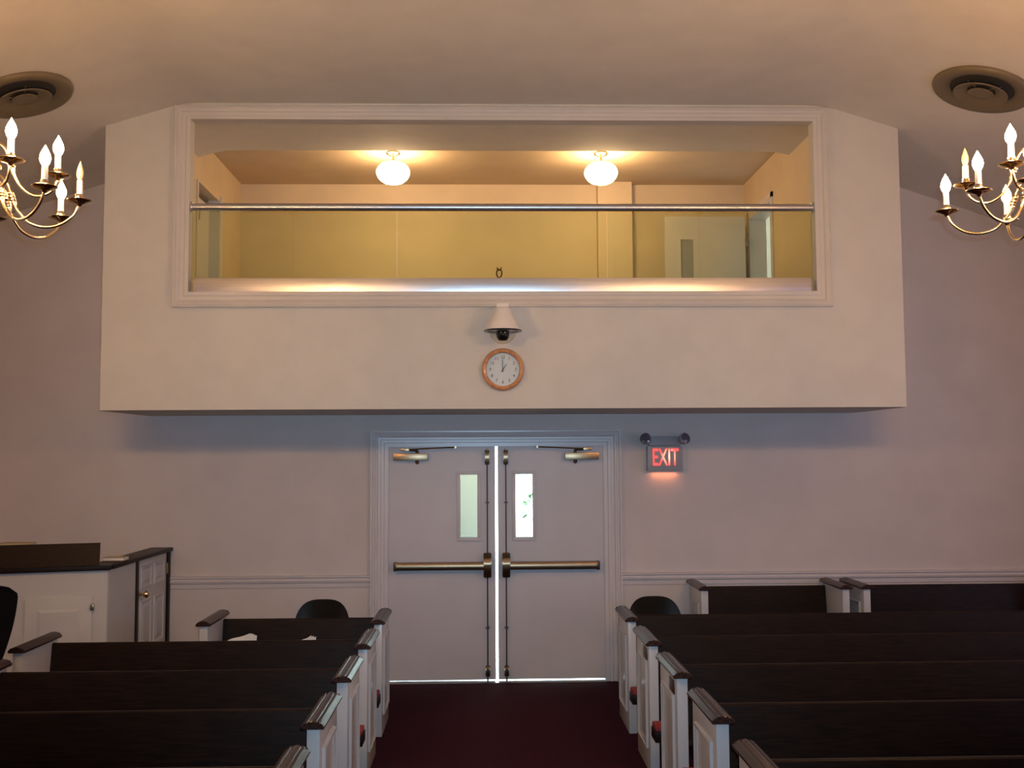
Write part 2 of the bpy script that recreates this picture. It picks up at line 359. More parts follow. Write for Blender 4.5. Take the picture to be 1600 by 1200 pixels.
# ---------------------------------------------------------------- the two main door leaves
def door_leaf(n, s, label):
    """s=-1 left leaf, +1 right leaf; local x runs from the meeting edge outward"""
    x_in, x_out = (-.010, -.912) if s < 0 else (.012, .912)
    def X(d): return x_in + s*d                       # d = distance from the meeting edge
    def bx(bm, d0, d1, y0, y1, z0, z1, bev=0): box(bm, min(X(d0), X(d1)), max(X(d0), X(d1)), y0, y1, z0, z1, bev)
    W = abs(x_out-x_in)
    p0, p1, q0, q1 = (.152, .296, 1.205, 1.735)       # pane
    bm = NB()
    bx(bm, 0, p0, .002, .046, .022, 1.974); bx(bm, p1, W, .002, .046, .022, 1.974)
    bx(bm, p0, p1, .002, .046, .022, q0); bx(bm, p0, p1, .002, .046, q1, 1.974)
    d = tag(finish('door_%d' % n, bm, 'door', smooth=0), label, 'door', kind='structure')
    bm = NB()
    o = .030
    for a in ((p0-o, p1+o, q0-o, q0), (p0-o, p1+o, q1, q1+o), (p0-o, p0, q0, q1), (p1, p1+o, q0, q1)):
        bx(bm, a[0], a[1], -.010, .05, a[2], a[3], .003)
    finish('vision_frame', bm, 'door', d)
    bm = NB(); bx(bm, p0, p1, .020, .026, q0, q1); finish('glass_pane', bm, 'glass', d, smooth=0)
    # vertical rods with top and bottom latches
    rx = X(.068)
    bm = NB(); tube(bm, [(rx, -.030, .10), (rx, -.030, .94)], .0055, 8); tube(bm, [(rx, -.030, 1.06), (rx, -.030, 1.89)], .0055, 8)
    finish('rod', bm, 'dark_bronze', d)
    bm = NB()
    for z in (.455, 1.50): box(bm, rx-.016, rx+.016, -.036, .002, z-.006, z+.006, .002)
    finish('rod_guide', bm, 'dark_bronze', d)
    for z, up in ((1.880, 1), (.095, -1)):
        bm = NB()
        pr = [(0, -.05), (-.030, -.05), (-.045, -.02), (-.045, .03), (-.03, .052), (0, .052)]
        prism(bm, [(y, z+h*(1.25 if up > 0 else .9)) for y, h in pr], 'x', rx-.019, rx+.019)
        bmesh.ops.bevel(bm, geom=list(bm.edges), offset=.005, segments=2, affect='EDGES')
        if up < 0: tube(bm, [(rx, -.028, z-.03), (rx, -.028, .0+.012)], .007, 8)
        else: tube(bm, [(rx, -.028, z+.03), (rx, -.028, 1.955)], .008, 8)
        finish('latch', bm, 'bronze', d)
    # push bar
    bm = NB()
    pr = [(-.012, -.034), (-.070, -.030), (-.078, -.018), (-.078, .018), (-.070, .030), (-.012, .034)]
    z0 = .970
    a, b = sorted((X(.10), X(.83)))
    prism(bm, [(y, z0+h) for y, h in pr], 'x', a, b)
    finish('push_bar', bm, 'bronze', d)
    bm = NB(); bx(bm, .83, .855, -.076, .002, z0-.036, z0+.036, .004); finish('end_cap', bm, 'dark_bronze', d)
    bm = NB()
    pr = [(.002, -.100), (-.040, -.100), (-.072, -.060), (-.088, 0), (-.088, .045), (-.06, .085), (-.03, .108), (.002, .108)]
    prism(bm, [(y, z0+h) for y, h in pr], 'x', rx-.033, rx+.033)
    bmesh.ops.bevel(bm, geom=list(bm.edges), offset=.006, segments=2, affect='EDGES')
    finish('latch_case', bm, 'bronze', d)
    # closer: body on the leaf near the hinge, arm to the head
    cb = sorted((X(.86), X(.57)))
    bm = NB(); box(bm, cb[0], cb[1], -.062, .002, 1.858, 1.918, .004)
    hx = X(.66)
    cl = finish('door_closer', bm, 'bronze', d)
    bm = NB(); tube(bm, [(hx, -.032, 1.838), (hx, -.032, 1.945)], .014, 10); lathe(bm, [(0, -.03), (.016, -.018), (.018, 0)], 12, (hx, -.032, 1.852)); finish('pivot', bm, 'dark_bronze', cl)
    bm = NB()
    kx = X(.755)
    tube(bm, [(hx, -.032, 1.942), (kx, -.11, 1.946)], .009, 8)
    tube(bm, [(kx, -.11, 1.950), (X(.335), -.052, 1.968)], .006, 8)
    box(bm, kx-.035, kx+.035, -.125, -.095, 1.935, 1.962, .003)
    box(bm, X(.335)-.008, X(.335)+.008, -.06, .0, 1.958, 1.978)
    finish('closer_arm', bm, 'bronze', cl)
    return d
door_leaf(1, -1, 'left leaf of the grey-beige double doors, dim narrow pane')
door_leaf(2, 1, 'right leaf of the grey-beige double doors, its narrow pane glaring white with daylight')

# ---------------------------------------------------------------- balcony room seen through the opening
RX0, RX1, RY1, RZ1, RZ0 = -2.576, 2.599, 1.646, 4.679, 2.40
bm = NB(); box(bm, RX0, RX1, BF+T, RY1, BZ+.14, RZ0); struct('floor_balcony', bm, 'carpet', 'floor of the balcony room, hidden behind its front')
bm = NB(); box(bm, RX0-.1, RX1+.1, .08, RY1+.1, RZ1, RZ1+.1); struct('ceiling_balcony', bm, 'room_ceiling', 'orange-lit ceiling of the balcony room')
bm = NB(); box(bm, RX0-.1, RX1+.1, RY1, RY1+.12, BZ, RZ1+.1)
wb = struct('wall_balcony_back', bm, 'room', 'yellow-lit rear wall of the balcony room')
bm = NB(); box(bm, 1.067, 1.417, RY1-.12, RY1, RZ0, RZ1); struct('trim_6', bm, 'room', 'shallow boxed pilaster on the rear wall of the balcony room')
def room_side(name, x0, x1, dy0, dy1, label):
    bm = NB()
    box(bm, x0, x1, BF+T, dy0, BZ+.1, RZ1+.1); box(bm, x0, x1, dy1, RY1, BZ, RZ1+.1); box(bm, x0, x1, dy0, dy1, 4.291, RZ1+.1)
    struct(name, bm, 'room', label, smooth=0)
room_side('wall_balcony_left', RX0-.15, RX0, .03, .824, 'left wall of the balcony room with a doorway')
room_side('wall_balcony_right', RX1, RX1+.15, .638, 1.441, 'right wall of the balcony room with an open doorway')
bm = NB(); box(bm, 4.2, 4.3, .15, 2.6, BZ, 4.9); box(bm, RX1+.15, 4.3, 2.5, 2.6, BZ, 4.9); box(bm, RX1+.15, 4.3, .15, .25, BZ, 4.9)
box(bm, RX1+.15, 4.3, .15, 2.6, 4.8, 4.9); box(bm, RX1+.15, 4.3, .15, 2.6, BZ, RZ0)
struct('wall_hall', bm, 'hall', 'grey hallway wall seen through the balcony doorway', smooth=0)
bm = NB()
for y0, y1 in ((.638, .668), (1.411, 1.441)): box(bm, RX1-.012, RX1+.16, y0, y1, RZ0, 4.291)
box(bm, RX1-.012, RX1+.16, .668, 1.411, 4.261, 4.291)
box(bm, RX1-.015, RX1, .590, .638, RZ0, 4.34); box(bm, RX1-.015, RX1, 1.441, 1.49, RZ0, 4.34); box(bm, RX1-.015, RX1, .590, 1.49, 4.291, 4.34)
struct('trim_7', bm, 'trim', 'grey-white frame of the doorway at the right of the balcony room', smooth=0)
bm = NB(); a, b = 1.721, 2.533; y = 1.366
box(bm, a, b, y, y+.04, RZ0+.01, 3.30); box(bm, a, 1.879, y, y+.04, 3.30, 4.048); box(bm, 2.006, b, y, y+.04, 3.30, 4.048); box(bm, a, b, y, y+.04, 4.048, 4.281)
dd = tag(finish('door_3', bm, 'trim', smooth=0), 'white door standing open against the rear wall of the balcony room, narrow dark pane', 'door', kind='structure')
bm = NB(); box(bm, 1.879, 2.006, y+.012, y+.028, 3.30, 4.048); finish('vision_pane', bm, 'grey', dd)
bm = NB(); box(bm, 2.535, 2.560, y-.01, y+.03, 3.975, 4.085, .002); finish('hinge', bm, 'bronze', dd)
bm = NB(); box(bm, RX0-.13, RX0-.09, .04, .815, RZ0+.01, 4.235)
dd = tag(finish('door_4', bm, 'trim', smooth=0), 'white door set back in the left wall of the balcony room', 'door', kind='structure')
bm = NB(); box(bm, RX0-.10, RX0+.012, .03, .07, RZ0, 4.291); box(bm, RX0-.10, RX0+.012, .784, .824, RZ0, 4.291)
box(bm, RX0, RX0+.015, .824, .88, RZ0, 4.34)
struct('trim_8', bm, 'trim', 'white jambs of the doorway at the left of the balcony room', smooth=0)
bm = NB(); box(bm, RX0-.09, RX0+.02, .071, .10, 3.95, 4.06, .002); finish('hinge', bm, 'brass', dd)
bm = NB(); box(bm, RX0-.3, RX0-.151, .15, 1.6, RZ0, 4.6); struct('wall_landing', bm, 'hall', 'plaster behind the left doorway of the balcony room')
# seams of the lining boards on the rear wall
for x in (-.984, 1.216):
    bm = NB(); box(bm, x-.006, x+.006, RY1-(.004 if x < 0 else .124), RY1-(0 if x < 0 else .12), RZ0, 4.18 if x < 0 else 4.34)
    finish('wall_seam', bm, 'frame', wb)

# glass guard across the opening
g = thing('glass_balustrade', (0.05, BF+.05, OZ0), 'glass guard with round metal handrail and brushed base across the balcony opening', 'balustrade')
org = g.location
xs = [OX0+.004, -.757, .837, OX1-.004]
for a, b in zip(xs, xs[1:]):
    bm = NB(); box(bm, a+.003, b-.003, BF+.048, BF+.058, OZ0+.10, 3.765); finish('glass_panel', bm, 'glass_guard', g, smooth=0, org=org)
bm = NB(); tube(bm, [(OX0+.003, BF+.053, 3.778), (OX1-.003, BF+.053, 3.778)], .0285, 20); finish('handrail', bm, 'alu', g, org=org)
for x in (OX0+.006, OX1-.006):
    bm = NB(); tube(bm, [(x-.005, BF+.053, 3.778), (x+.005, BF+.053, 3.778)], .040, 20); finish('rail_flange', bm, 'alu', g, org=org)
bm = NB(); box(bm, OX0+.03, OX1-.03, BF+.020, BF+.085, OZ0, OZ0+.108, .004); finish('base_shoe', bm, 'alu', g, org=org)

# ---------------------------------------------------------------- globe lamps of the balcony room
def globe_lamp(x, y, label):
    t = thing('ceiling_lamp', (x, y, RZ1), label, 'lamp', 'globe lamps in the balcony room')
    bm = NB(); lathe(bm, [(0, -.002), (.062, -.004), (.066, -.014), (.04, -.03), (.014, -.036), (0, -.038)], 24); finish('canopy', bm, 'brass', t)
    bm = NB(); lathe(bm, [(.010, -.03), (.010, -.075), (.030, -.080), (.034, -.095), (.034, -.10)], 16); finish('neck', bm, 'brass', t)
    bm = NB()
    pr = [(.001, -.093), (.05, -.096), (.105, -.112), (.145, -.145), (.162, -.185), (.160, -.215), (.14, -.255), (.10, -.29), (.05, -.306), (0, -.31)]
    lathe(bm, [(p.x, p.z) for p in spline([(a*.94, 0, b*.94-.004) for a, b in pr], 4)], 32); finish('globe', bm, 'globe', t, smooth=60)
globe_lamp(-.927, .525, 'left of the two glowing white globe lamps on the balcony room ceiling')
globe_lamp(.985, .525, 'right of the two glowing white globe lamps on the balcony room ceiling')

# small dark holder on a thin stem
t = thing('stand', (.030, -.20, RZ0+.001), 'thin stand with a small dark forked clip, behind the glass guard', 'stand')
bm = NB(); lathe(bm, [(0, 0), (.12, 0), (.12, .012), (.02, .03), (0, .03)], 20); finish('base', bm, 'dark_bronze', t)
bm = NB(); tube(bm, [(0, 0, .02), (0, 0, 0.99)], .004, 8); finish('pole', bm, 'dark_bronze', t)
bm = NB()
for s in (-1, 1): tube(bm, spline([(0, 0, .985), (s*.018, 0, 1.005), (s*.022, 0, 1.035), (s*.012, 0, 1.060), (s*.018, 0, 1.075)], 4), .0055, 8)
box(bm, -.016, .016, -.006, .006, 1.048, 1.062, .002)
finish('clip', bm, 'dark_bronze', t)

# ---------------------------------------------------------------- clock and dome camera on the balcony front
cx, cz = .0385, 2.536
c = thing('wall_clock', (cx, BF, cz), 'round wooden-rimmed wall clock reading one, on the balcony front', 'clock')
ROTY = Matrix.Rotation(PI/2, 4, 'X')          # lathe axis z -> -y
bm = NB(); lathe(bm, [(.124, .012), (.124, .030), (.130, .040), (.142, .044), (.152, .038), (.159, .022), (.159, .001), (.12, .001)], 56, mtx=ROTY); finish('rim', bm, 'oak', c)
bm = NB(); lathe(bm, [(0, .010), (.1245, .010), (.1245, .002), (0, .002)], 48, mtx=ROTY); finish('dial', bm, 'dial', c)
bm = NB(); lathe(bm, [(0, .0305), (.08, .0300), (.1235, .0275)], 48, mtx=ROTY); finish('cover_glass', bm, 'glass', c, smooth=80)
def text_mesh(name, body, size, m, parent, loc, ext=0.0006, sx=1.0, bold=0.0):
    cu = bpy.data.curves.new(name, 'FONT'); cu.body = body; cu.size = size; cu.align_x = 'CENTER'; cu.align_y = 'CENTER'; cu.extrude = ext; cu.offset = bold
    o = bpy.data.objects.new(name+'_tmp', cu); COL.objects.link(o)
    dg = bpy.context.evaluated_depsgraph_get(); me = bpy.data.meshes.new_from_object(o.evaluated_get(dg))
    bpy.data.objects.remove(o); me.name = name
    me.transform(Matrix.Translation(Vector(loc)) @ Matrix.Rotation(PI/2, 4, 'X') @ Matrix.Diagonal((sx, 1, 1, 1)))
    me.materials.clear(); me.materials.append(MT[m])
    q = bpy.data.objects.new(name, me); COL.objects.link(q); q.parent = parent; return q
for h in range(1, 13):
    a = h*PI/6; text_mesh('numeral', str(h), .032, 'ink', c, (.094*math.sin(a), -.0112, .094*math.cos(a)), .0004)
def hand(ang, ln, wd, name):
    bm = NB(); pts = [(-wd, -.02), (-wd*.8, ln*.7), (0, ln), (wd*.8, ln*.7), (wd, -.02)]
    ca, sa = math.cos(ang), math.sin(ang)
    prism(bm, [(x*ca+z*sa, -x*sa+z*ca) for x, z in pts], 'y', -.0165, -.0150); finish(name, bm, 'ink', c)
hand(math.radians(33), .055, .0032, 'hour_hand'); hand(math.radians(-3), .092, .0022, 'minute_hand')

k = thing('security_camera', (cx-.002, BF, 3.0), 'white bell-shaped dome camera mounted above the clock', 'camera')
dy = -.155
bm = NB(); box(bm, -.046, .046, -.012, 0, -.06, .026, .003); box(bm, -.044, .044, -.17, -.010, -.022, .012, .004); finish('bracket', bm, 'plastic', k)
bm = NB(); pr = [(0, -.020), (.058, -.020), (.070, -.028), (.076, -.055), (.086, -.085), (.106, -.118), (.124, -.150), (.131, -.176), (.138, -.184), (.138, -.190), (.10, -.189), (0, -.188)]
lathe(bm, pr, 40, (0, dy, 0)); finish('housing', bm, 'plastic', k, smooth=50)
bm = NB(); pr = [(.098*math.cos(a*PI/16), -.190-.098*math.sin(a*PI/16)) for a in range(0, 9)]
lathe(bm, pr[:-1]+[(0, -.288)], 32, (0, dy, 0)); finish('clear_dome', bm, 'dome', k, smooth=80)
bm = NB(); lathe(bm, [(0, -.190), (.046, -.190), (.048, -.22), (.042, -.245), (.030, -.262), (0, -.266)], 24, (0, dy, 0)); finish('camera_module', bm, 'black', k)
bm = NB(); lathe(bm, [(.112, -.188), (.138, -.187), (.141, -.192), (.138, -.196), (.112, -.194)], 36, (0, dy, 0)); finish('skirt_ring', bm, 'black', k)

# ---------------------------------------------------------------- EXIT sign with emergency lamps
e = thing('exit_sign', (1.432, 0, 1.755), 'red-lit EXIT sign with two emergency lamp heads, right of the doors', 'sign')
bm = NB(); box(bm, -.150, .150, -.075, 0, .0, .212, .004); finish('housing', bm, 'grey', e)
bm = NB(); box(bm, -.112, .112, -.078, -.074, .035, .185, .002); finish('face', bm, 'grey', e)
text_mesh('lettering', 'EXIT', .205, 'exit_red', e, (0, -.081, .112), .002, sx=.54, bold=.001)
bm = NB(); box(bm, -.135, .135, -.070, 0, .216, .295, .006); finish('lamp_housing', bm, 'grey', e)
for s in (-1, 1):
    m = Matrix.Translation((s*.160, -.075, .272)) @ Matrix.Rotation(s*.45, 4, 'Z') @ Matrix.Rotation(PI/2-.25, 4, 'X')
    bm = NB(); lathe(bm, [(0, -.05), (.030, -.05), (.046, -.01), (.050, .025), (.044, .028)], 24, mtx=m); h = finish('lamp_head', bm, 'grey', e)
    bm = NB(); lathe(bm, [(.046, .024), (.03, .032), (0, .036)], 24, mtx=m); finish('lens', bm, 'smoke', h)
light('exit_sign_lamp', 'AREA', (1.432, -.035, 1.750), (0, 0, 0), .24, (1.0, .30, .12), shape='RECTANGLE', size=.22, size_y=.03)

# ---------------------------------------------------------------- round ceiling diffusers
def vent(x, y, label):
    t = thing('ceiling_vent', (x, y, ceil_z(x)-.002), label, 'vent', 'round air diffusers on the ceiling slopes')
    sl = math.atan(.33)*(1 if x > 0 else -1)
    t.rotation_euler = (0, sl, 0)
    bm = NB(); lathe(bm, [(.318, .004), (.318, -.008), (.306, -.026), (.29, -.030), (.262, -.026), (.225, -.014), (.205, -.004), (.205, .004)], 56); finish('outer_cone', bm, 'vent', t, smooth=60)
    bm = NB(); lathe(bm, [(0, -.001), (.206, -.001), (.206, .006)], 40); finish('throat_shade', bm, 'vent_shade', t)  # flat dark disc; shade of the diffuser's opening put into its colour
    bm = NB(); lathe(bm, [(.09, -.016), (.125, -.026), (.160, -.046), (.172, -.048), (.174, -.043), (.160, -.038), (.12, -.018), (.09, -.010)], 48); finish('inner_cone', bm, 'vent', t, smooth=60)
    bm = NB(); lathe(bm, [(0, -.028), (.05, -.030), (.078, -.040), (.084, -.036), (.07, -.020), (0, -.014)], 40); finish('centre_disc', bm, 'vent', t, smooth=60)
    bm = NB()
    for a in range(4): tube(bm, [(.02*math.cos(a*PI/2+.5), .02*math.sin(a*PI/2+.5), -.014), (.15*math.cos(a*PI/2+.5), .15*math.sin(a*PI/2+.5), -.014)], .004, 6)
    finish('spider', bm, 'vent', t)
vent(-3.155, -2.0, 'round bronze ceiling diffuser at the upper left, above the left chandelier')
vent(3.235, -2.13, 'round bronze ceiling diffuser at the upper right, above the right chandelier')

# ---------------------------------------------------------------- chandeliers
def pol(r, z, a): return (r*math.cos(a), r*math.sin(a), z)
def arm_mesh(path, orn, seg=10):
    bm = NB(); pts = spline([(r, 0, z) for r, z in path], 6)
    tube(bm, pts, .0062, seg)
    (r0, z0), (r1, z1) = orn                        # turned collar on the arm
    d = Vector((r1-r0, 0, z1-z0)); L = d.length
    rot = d.to_track_quat('Z', 'Y').to_matrix().to_4x4()
    lathe(bm, [(.0062, -.01), (.011, -.004), (.013, .004), (.010, .010), (.0135, .014), (.0135, .020), (.010, .023), (.0135, .027), (.0135, .033), (.010, .037), (.012, .043), (.0062, L)], 14, mtx=Matrix.Translation((r0, 0, z0)) @ rot)
    return bm
LOW = [(.02, .045), (.055, .073), (.090, .045), (.112, -.005), (.125, -.050), (.150, -.090), (.190, -.127), (.250, -.142), (.312, -.128), (.362, -.088), (.385, -.042)]
UPP = [(.02, .185), (.052, .212), (.088, .185), (.108, .125), (.128, .065), (.158, .018), (.205, -.012), (.255, -.006), (.288, .022), (.300, .060)]
def mesh_of(bm, name, m, smooth=40):
    o = finish(name, bm, m, smooth=smooth); me = o.data; bpy.data.objects.remove(o); return me
ME = {}
ME['low'] = mesh_of(arm_mesh(LOW, ((.108, -.0), (.128, -.062))), 'arm', 'brass')
ME['upp'] = mesh_of(arm_mesh(UPP, ((.103, .140), (.122, .082))), 'arm', 'brass')
bm = NB(); lathe(bm, [(0, -.012), (.008, -.010), (.012, -.002), (.030, .004), (.048, .010), (.052, .014), (.050, .016), (.030, .010), (.012, .008), (.010, .014), (.016, .018), (.017, .030), (.014, .034), (.016, .040), (0, .040)], 28); ME['dish'] = mesh_of(bm, 'drip_pan', 'brass', 50)
bm = NB(); lathe(bm, [(0, .036), (.0125, .036), (.0120, .098), (.008, .101), (0, .101)], 18); ME['sleeve'] = mesh_of(bm, 'candle_sleeve', 'paper')
def flame(k): return [(0, .098), (.008*k, .100), (.013*k, .110), (.0165*k, .126), (.0150*k, .142), (.009*k, .160), (.004*k, .172), (0, .183)]
bm = NB(); lathe(bm, flame(1.3), 16); ME['bulb'] = mesh_of(bm, 'bulb', 'bulb', 70)
bm = NB(); lathe(bm, flame(.88), 16); ME['dead'] = mesh_of(bm, 'bulb', 'bulb_glass', 70)
bm = NB()
for s in (0,):
    pts = []
    for q in range(20):
        th = q/19*4.4; rr = .030*(1-q/26); pts.append((.050+rr*math.cos(th+2.6), 0, rr*math.sin(th+2.6)))
    tube(bm, pts, .0038, 8)
ME['scroll'] = mesh_of(bm, 'scroll', 'brass')
def chain_link():
    bm = NB(); pts = []
    for q in range(16):
        a = 2*PI*q/16; pts.append((.011*math.cos(a), 0, .022*math.sin(a)+.009*(1 if math.sin(a) > 0 else -1)*min(1, abs(math.sin(a))*3)))
    tube(bm, pts, .0032, 6, closed=True); return mesh_of(bm, 'chain_link', 'old_brass')
ME['link'] = chain_link()
def inst(name, me, parent, loc=(0, 0, 0), rz=0, label=None):
    o = bpy.data.objects.new(name, me); COL.objects.link(o); o.parent = parent; o.location = loc; o.rotation_euler = (0, 0, rz)
    if label: o['label'] = label
    return o
def chandelier(x, y, low0, upp0, dead, label):
    t = thing('chandelier', (x, y, 3.0), label, 'chandelier', 'brass candle chandeliers')
    bm = NB()
    pr = [(0, -.200), (.006, -.195), (.010, -.180), (.005, -.165), (.010, -.150), (.022, -.135), (.012, -.118), (.020, -.108), (.036, -.085), (.040, -.062), (.034, -.040), (.016, -.022), (.012, -.008), (.022, .002), (.030, .018), (.032, .05), (.026, .068), (.014, .080), (.010, .10), (.018, .120), (.022, .135), (.014, .150), (.012, .175), (.024, .190), (.028, .215), (.024, .235), (.014, .250), (.012, .28), (.022, .30), (.026, .32), (.018, .345), (.009, .365), (.012, .38), (.006, .40), (0, .405)]
    lathe(bm, pr, 24); finish('column', bm, 'brass', t, smooth=50)
    n = 0
    for angs, me, r, z in ((low0, ME['low'], .385, -.040), (upp0, ME['upp'], .300, .062)):
        for q, a in enumerate(angs):
            a = math.radians(a)
            arm = inst('arm', me, t, rz=a)
            inst('drip_pan', ME['dish'], arm, (r, 0, z)); inst('candle_sleeve', ME['sleeve'], arm, (r, 0, z))
            if n in dead: inst('bulb', ME['dead'], arm, (r, 0, z), label='unlit clear flame-shaped bulb')
            else: inst('bulb', ME['bulb'], arm, (r, 0, z))
            n += 1
    for q in range(8):
        inst('scroll', ME['scroll'], t, (0, 0, .0 if q % 2 else .12), math.radians(low0[0])+PI/8+q*PI/4)
    ztop = ceil_z(x)-3.0
    z = .425; q = 0
    while z < ztop-.03:
        o = inst('chain_link', ME['link'], t, (0, 0, z), (q % 2)*PI/2); z += .047; q += 1
    bm = NB(); lathe(bm, [(0, -.045), (.012, -.043), (.02, -.03), (.055, -.018), (.060, 0), (0, 0)], 24); finish('ceiling_canopy', bm, 'brass', t).location = (0, 0, ztop)
    return t
D = math.radians
# angles: world, 0 = +x, -90 = towards the camera
chandelier(-2.18, -4.50, [5, -30, 62, 108, 154, 200, 245, 290], [-46, 2, 120, 210], {0}, 'brass candle chandelier cut by the left edge of the photo')
chandelier(2.285, -4.50, [148, 203, 84, 234, 279, 324, 9, 46], [219, 153, 60, -20], {9}, 'brass candle chandelier cut by the right edge of the photo, hung on a chain')

# ---------------------------------------------------------------- pews
ROW0, PITCHY = -1.6365, .8899
def end_panel_bm(x0, x1, side, k, dep):
    """side: -1 moulding on the low-x face, +1 on the high-x face, 0 none"""
    bm = NB(); box(bm, x0, x1, 0, dep, 0, .7527*k, .003)
    return bm
def moulding_bm(xf, s, k, dep):
    y0, y1, z0, z1 = .075, dep-.075, .13*k, .655*k
    bm = NB(); loops = []
    for o, h in ((0, 0), (.004, .012), (.012, .014), (.020, .006), (.030, .003), (.030, 0)):
        loops.append([bm.verts.new((xf+s*h, yy, zz)) for yy, zz in ((y0+o, z0+o), (y1-o, z0+o), (y1-o, z1-o), (y0+o, z1-o))])
    for a, b in zip(loops, loops[1:]):
        for q in range(4): bm.faces.new((a[q], a[(q+1) % 4], b[(q+1) % 4], b[q]))
    return bm
CAPP = [(-.046, 0), (-.050, .006), (-.050, .014), (-.046, .018), (-.036, .022), (-.030, .030), (-.022, .033), (-.018, .029), (-.014, .033), (0, .038), (.014, .033), (.018, .029), (.022, .033), (.030, .030), (.036, .022), (.046, .018), (.050, .014), (.050, .006), (.046, 0)]
def pew(x0, x1, yf, label, aisle, k=1.0, rack=None, plaque=False, group='pews facing the viewer', dep=.50):
    t = thing('pew', ((x0+x1)/2, yf, 0), label, 'pew', group)
    h = (x1-x0)/2; TH = .055
    for s in (-1, 1):
        a, b = sorted((s*h, s*(h-TH)))
        ep = finish('end_panel', end_panel_bm(a, b, 0, k, dep), 'white', t)
        if s == aisle or aisle == 2: finish('panel_moulding', moulding_bm(s*h, s, k, dep), 'white', ep)
        bm = NB(); xc = s*(h-TH/2); prism(bm, [(xc+p, .7527*k+q) for p, q in CAPP], 'y', -.022, dep+.02)
        bmesh.ops.bevel(bm, geom=[e for e in bm.edges if abs(e.verts[0].co.y-e.verts[1].co.y) < 1e-5], offset=.004, segments=1, affect='EDGES')
        finish('arm_cap', bm, 'capwood', t, smooth=25)
        if plaque and s == aisle:
            bm = NB(); pa, pb = sorted((s*(h-.002), s*(h+.005))); box(bm, pa, pb, .06, .20, .655*k, .725*k, .001); finish('plaque', bm, 'dark_bronze', ep)
    a, b = -h+TH, h-TH
    bm = NB()  # reclined back with a rounded top rail
    yb = .355
    pr = [(yb, .30*k), (yb+.062, .715*k), (yb+.066, .7275*k), (yb+.076, .733*k), (yb+.094, .731*k), (yb+.098, .72*k), (yb+.036, .30*k)]
    prism(bm, pr, 'x', a, b); finish('backrest', bm, 'wood', t, smooth=30)
    bm = NB(); prism(bm, [(.02, .395*k), (.012, .41*k), (.02, .432*k), (.05, .437*k), (.385, .415*k), (.385, .395*k)], 'x', a, b); finish('seat', bm, 'wood', t)
    n = max(1, int((x1-x0)/1.6))
    for q in range(n):
        xx = a + (b-a)*(q+1)/(n+1)
        if n > 1 or x1-x0 > 1.5:
            bm = NB(); box(bm, xx-.02, xx+.02, .04, .40, 0, .396*k, .003); finish('support', bm, 'white', t)
    if rack:                                   # padded kneeler hung behind the pew
        a1, b1 = (-h+.085 if aisle > 0 else -h-.016, h-.085 if aisle < 0 else h+.006)
        bm = NB(); box(bm, a1, b1, .60, .75, .262, .322, .004); kn = finish('kneeler', bm, 'wood', t)
        bm = NB(); box(bm, a1+.004, b1-.004, .603, .747, .322, .350, .010); finish('kneeler_pad', bm, 'red', kn)
        for q in range(3):
            xx = a1+.30+(b1-a1-.60)*q/2
            bm = NB(); box(bm, xx-.02, xx+.02, .40, .605, .275, .300, .003); finish('kneeler_bracket', bm, 'wood', kn)
    return t
AL, AR = -.8046, .8791
ordn = ['farthest', 'second farthest', 'third farthest', 'fourth farthest', 'nearest']
for r in range(5):
    y = ROW0 - PITCHY*r
    lx = -2.040 if r == 0 else (-2.888 if r == 1 else -2.80)
    pew(lx, AL, y, '%s dark pew left of the aisle%s' % (ordn[r], ', short, with papers on its seat' if r == 0 else ', white ends with dark caps'), 1, rack=r > 0, group='pews left of the aisle')
    pew(AR, 4.45, y, '%s dark pew right of the aisle, white ends with dark caps' % ordn[r], -1, rack=r > 0, plaque=(r in (1, 2)), group='pews right of the aisle')
pew(1.619, 2.809, -.545, 'short dark pew against the back wall, right of the black chair', 2, k=1.083, group='pews against the back wall', dep=.48)
pew(2.923, 4.60, -.545, 'dark pew against the back wall at the far right', 2, k=1.083, group='pews against the back wall', dep=.48)

# papers on the short far-left pew
def sheets(x, y, n, w, hh, label, seed):
    rnd = random.Random(seed)
    t = thing('paper_bundle', (x, y, .434), label, 'papers')
    for q in range(n):
        bm = NB(); u = q/max(1, n-1)
        N = 10; A = []
        for i in range(N+1):
            for j in (0, 1):
                s_ = i/N
                top_ = hh*(.66 + .34*s_**.6) - .010*q*(1-s_) - .016*u*s_ + .004*math.sin(7*s_+q)
                zz = top_ if j else 0.0
                A.append(bm.verts.new((-w*.5 + w*.86*s_ + w*.14*u + .010*j*(u-.3), .05*q/n + zz*.20 + .010*math.sin(s_*4+q*1.3), zz)))
        for i in range(N): bm.faces.new((A[2*i], A[2*i+1], A[2*i+3], A[2*i+2]))
        r = bmesh.ops.solidify(bm, geom=list(bm.faces), thickness=.003)
        finish('sheet', bm, 'paper', t)
sheets(-1.832, ROW0+.22, 6, .22, .222, 'fan of white papers on the left of the short far pew', 2)
sheets(-1.365, ROW0+.22, 3, .12, .205, 'small peak of white paper on the right of the short far pew', 5)

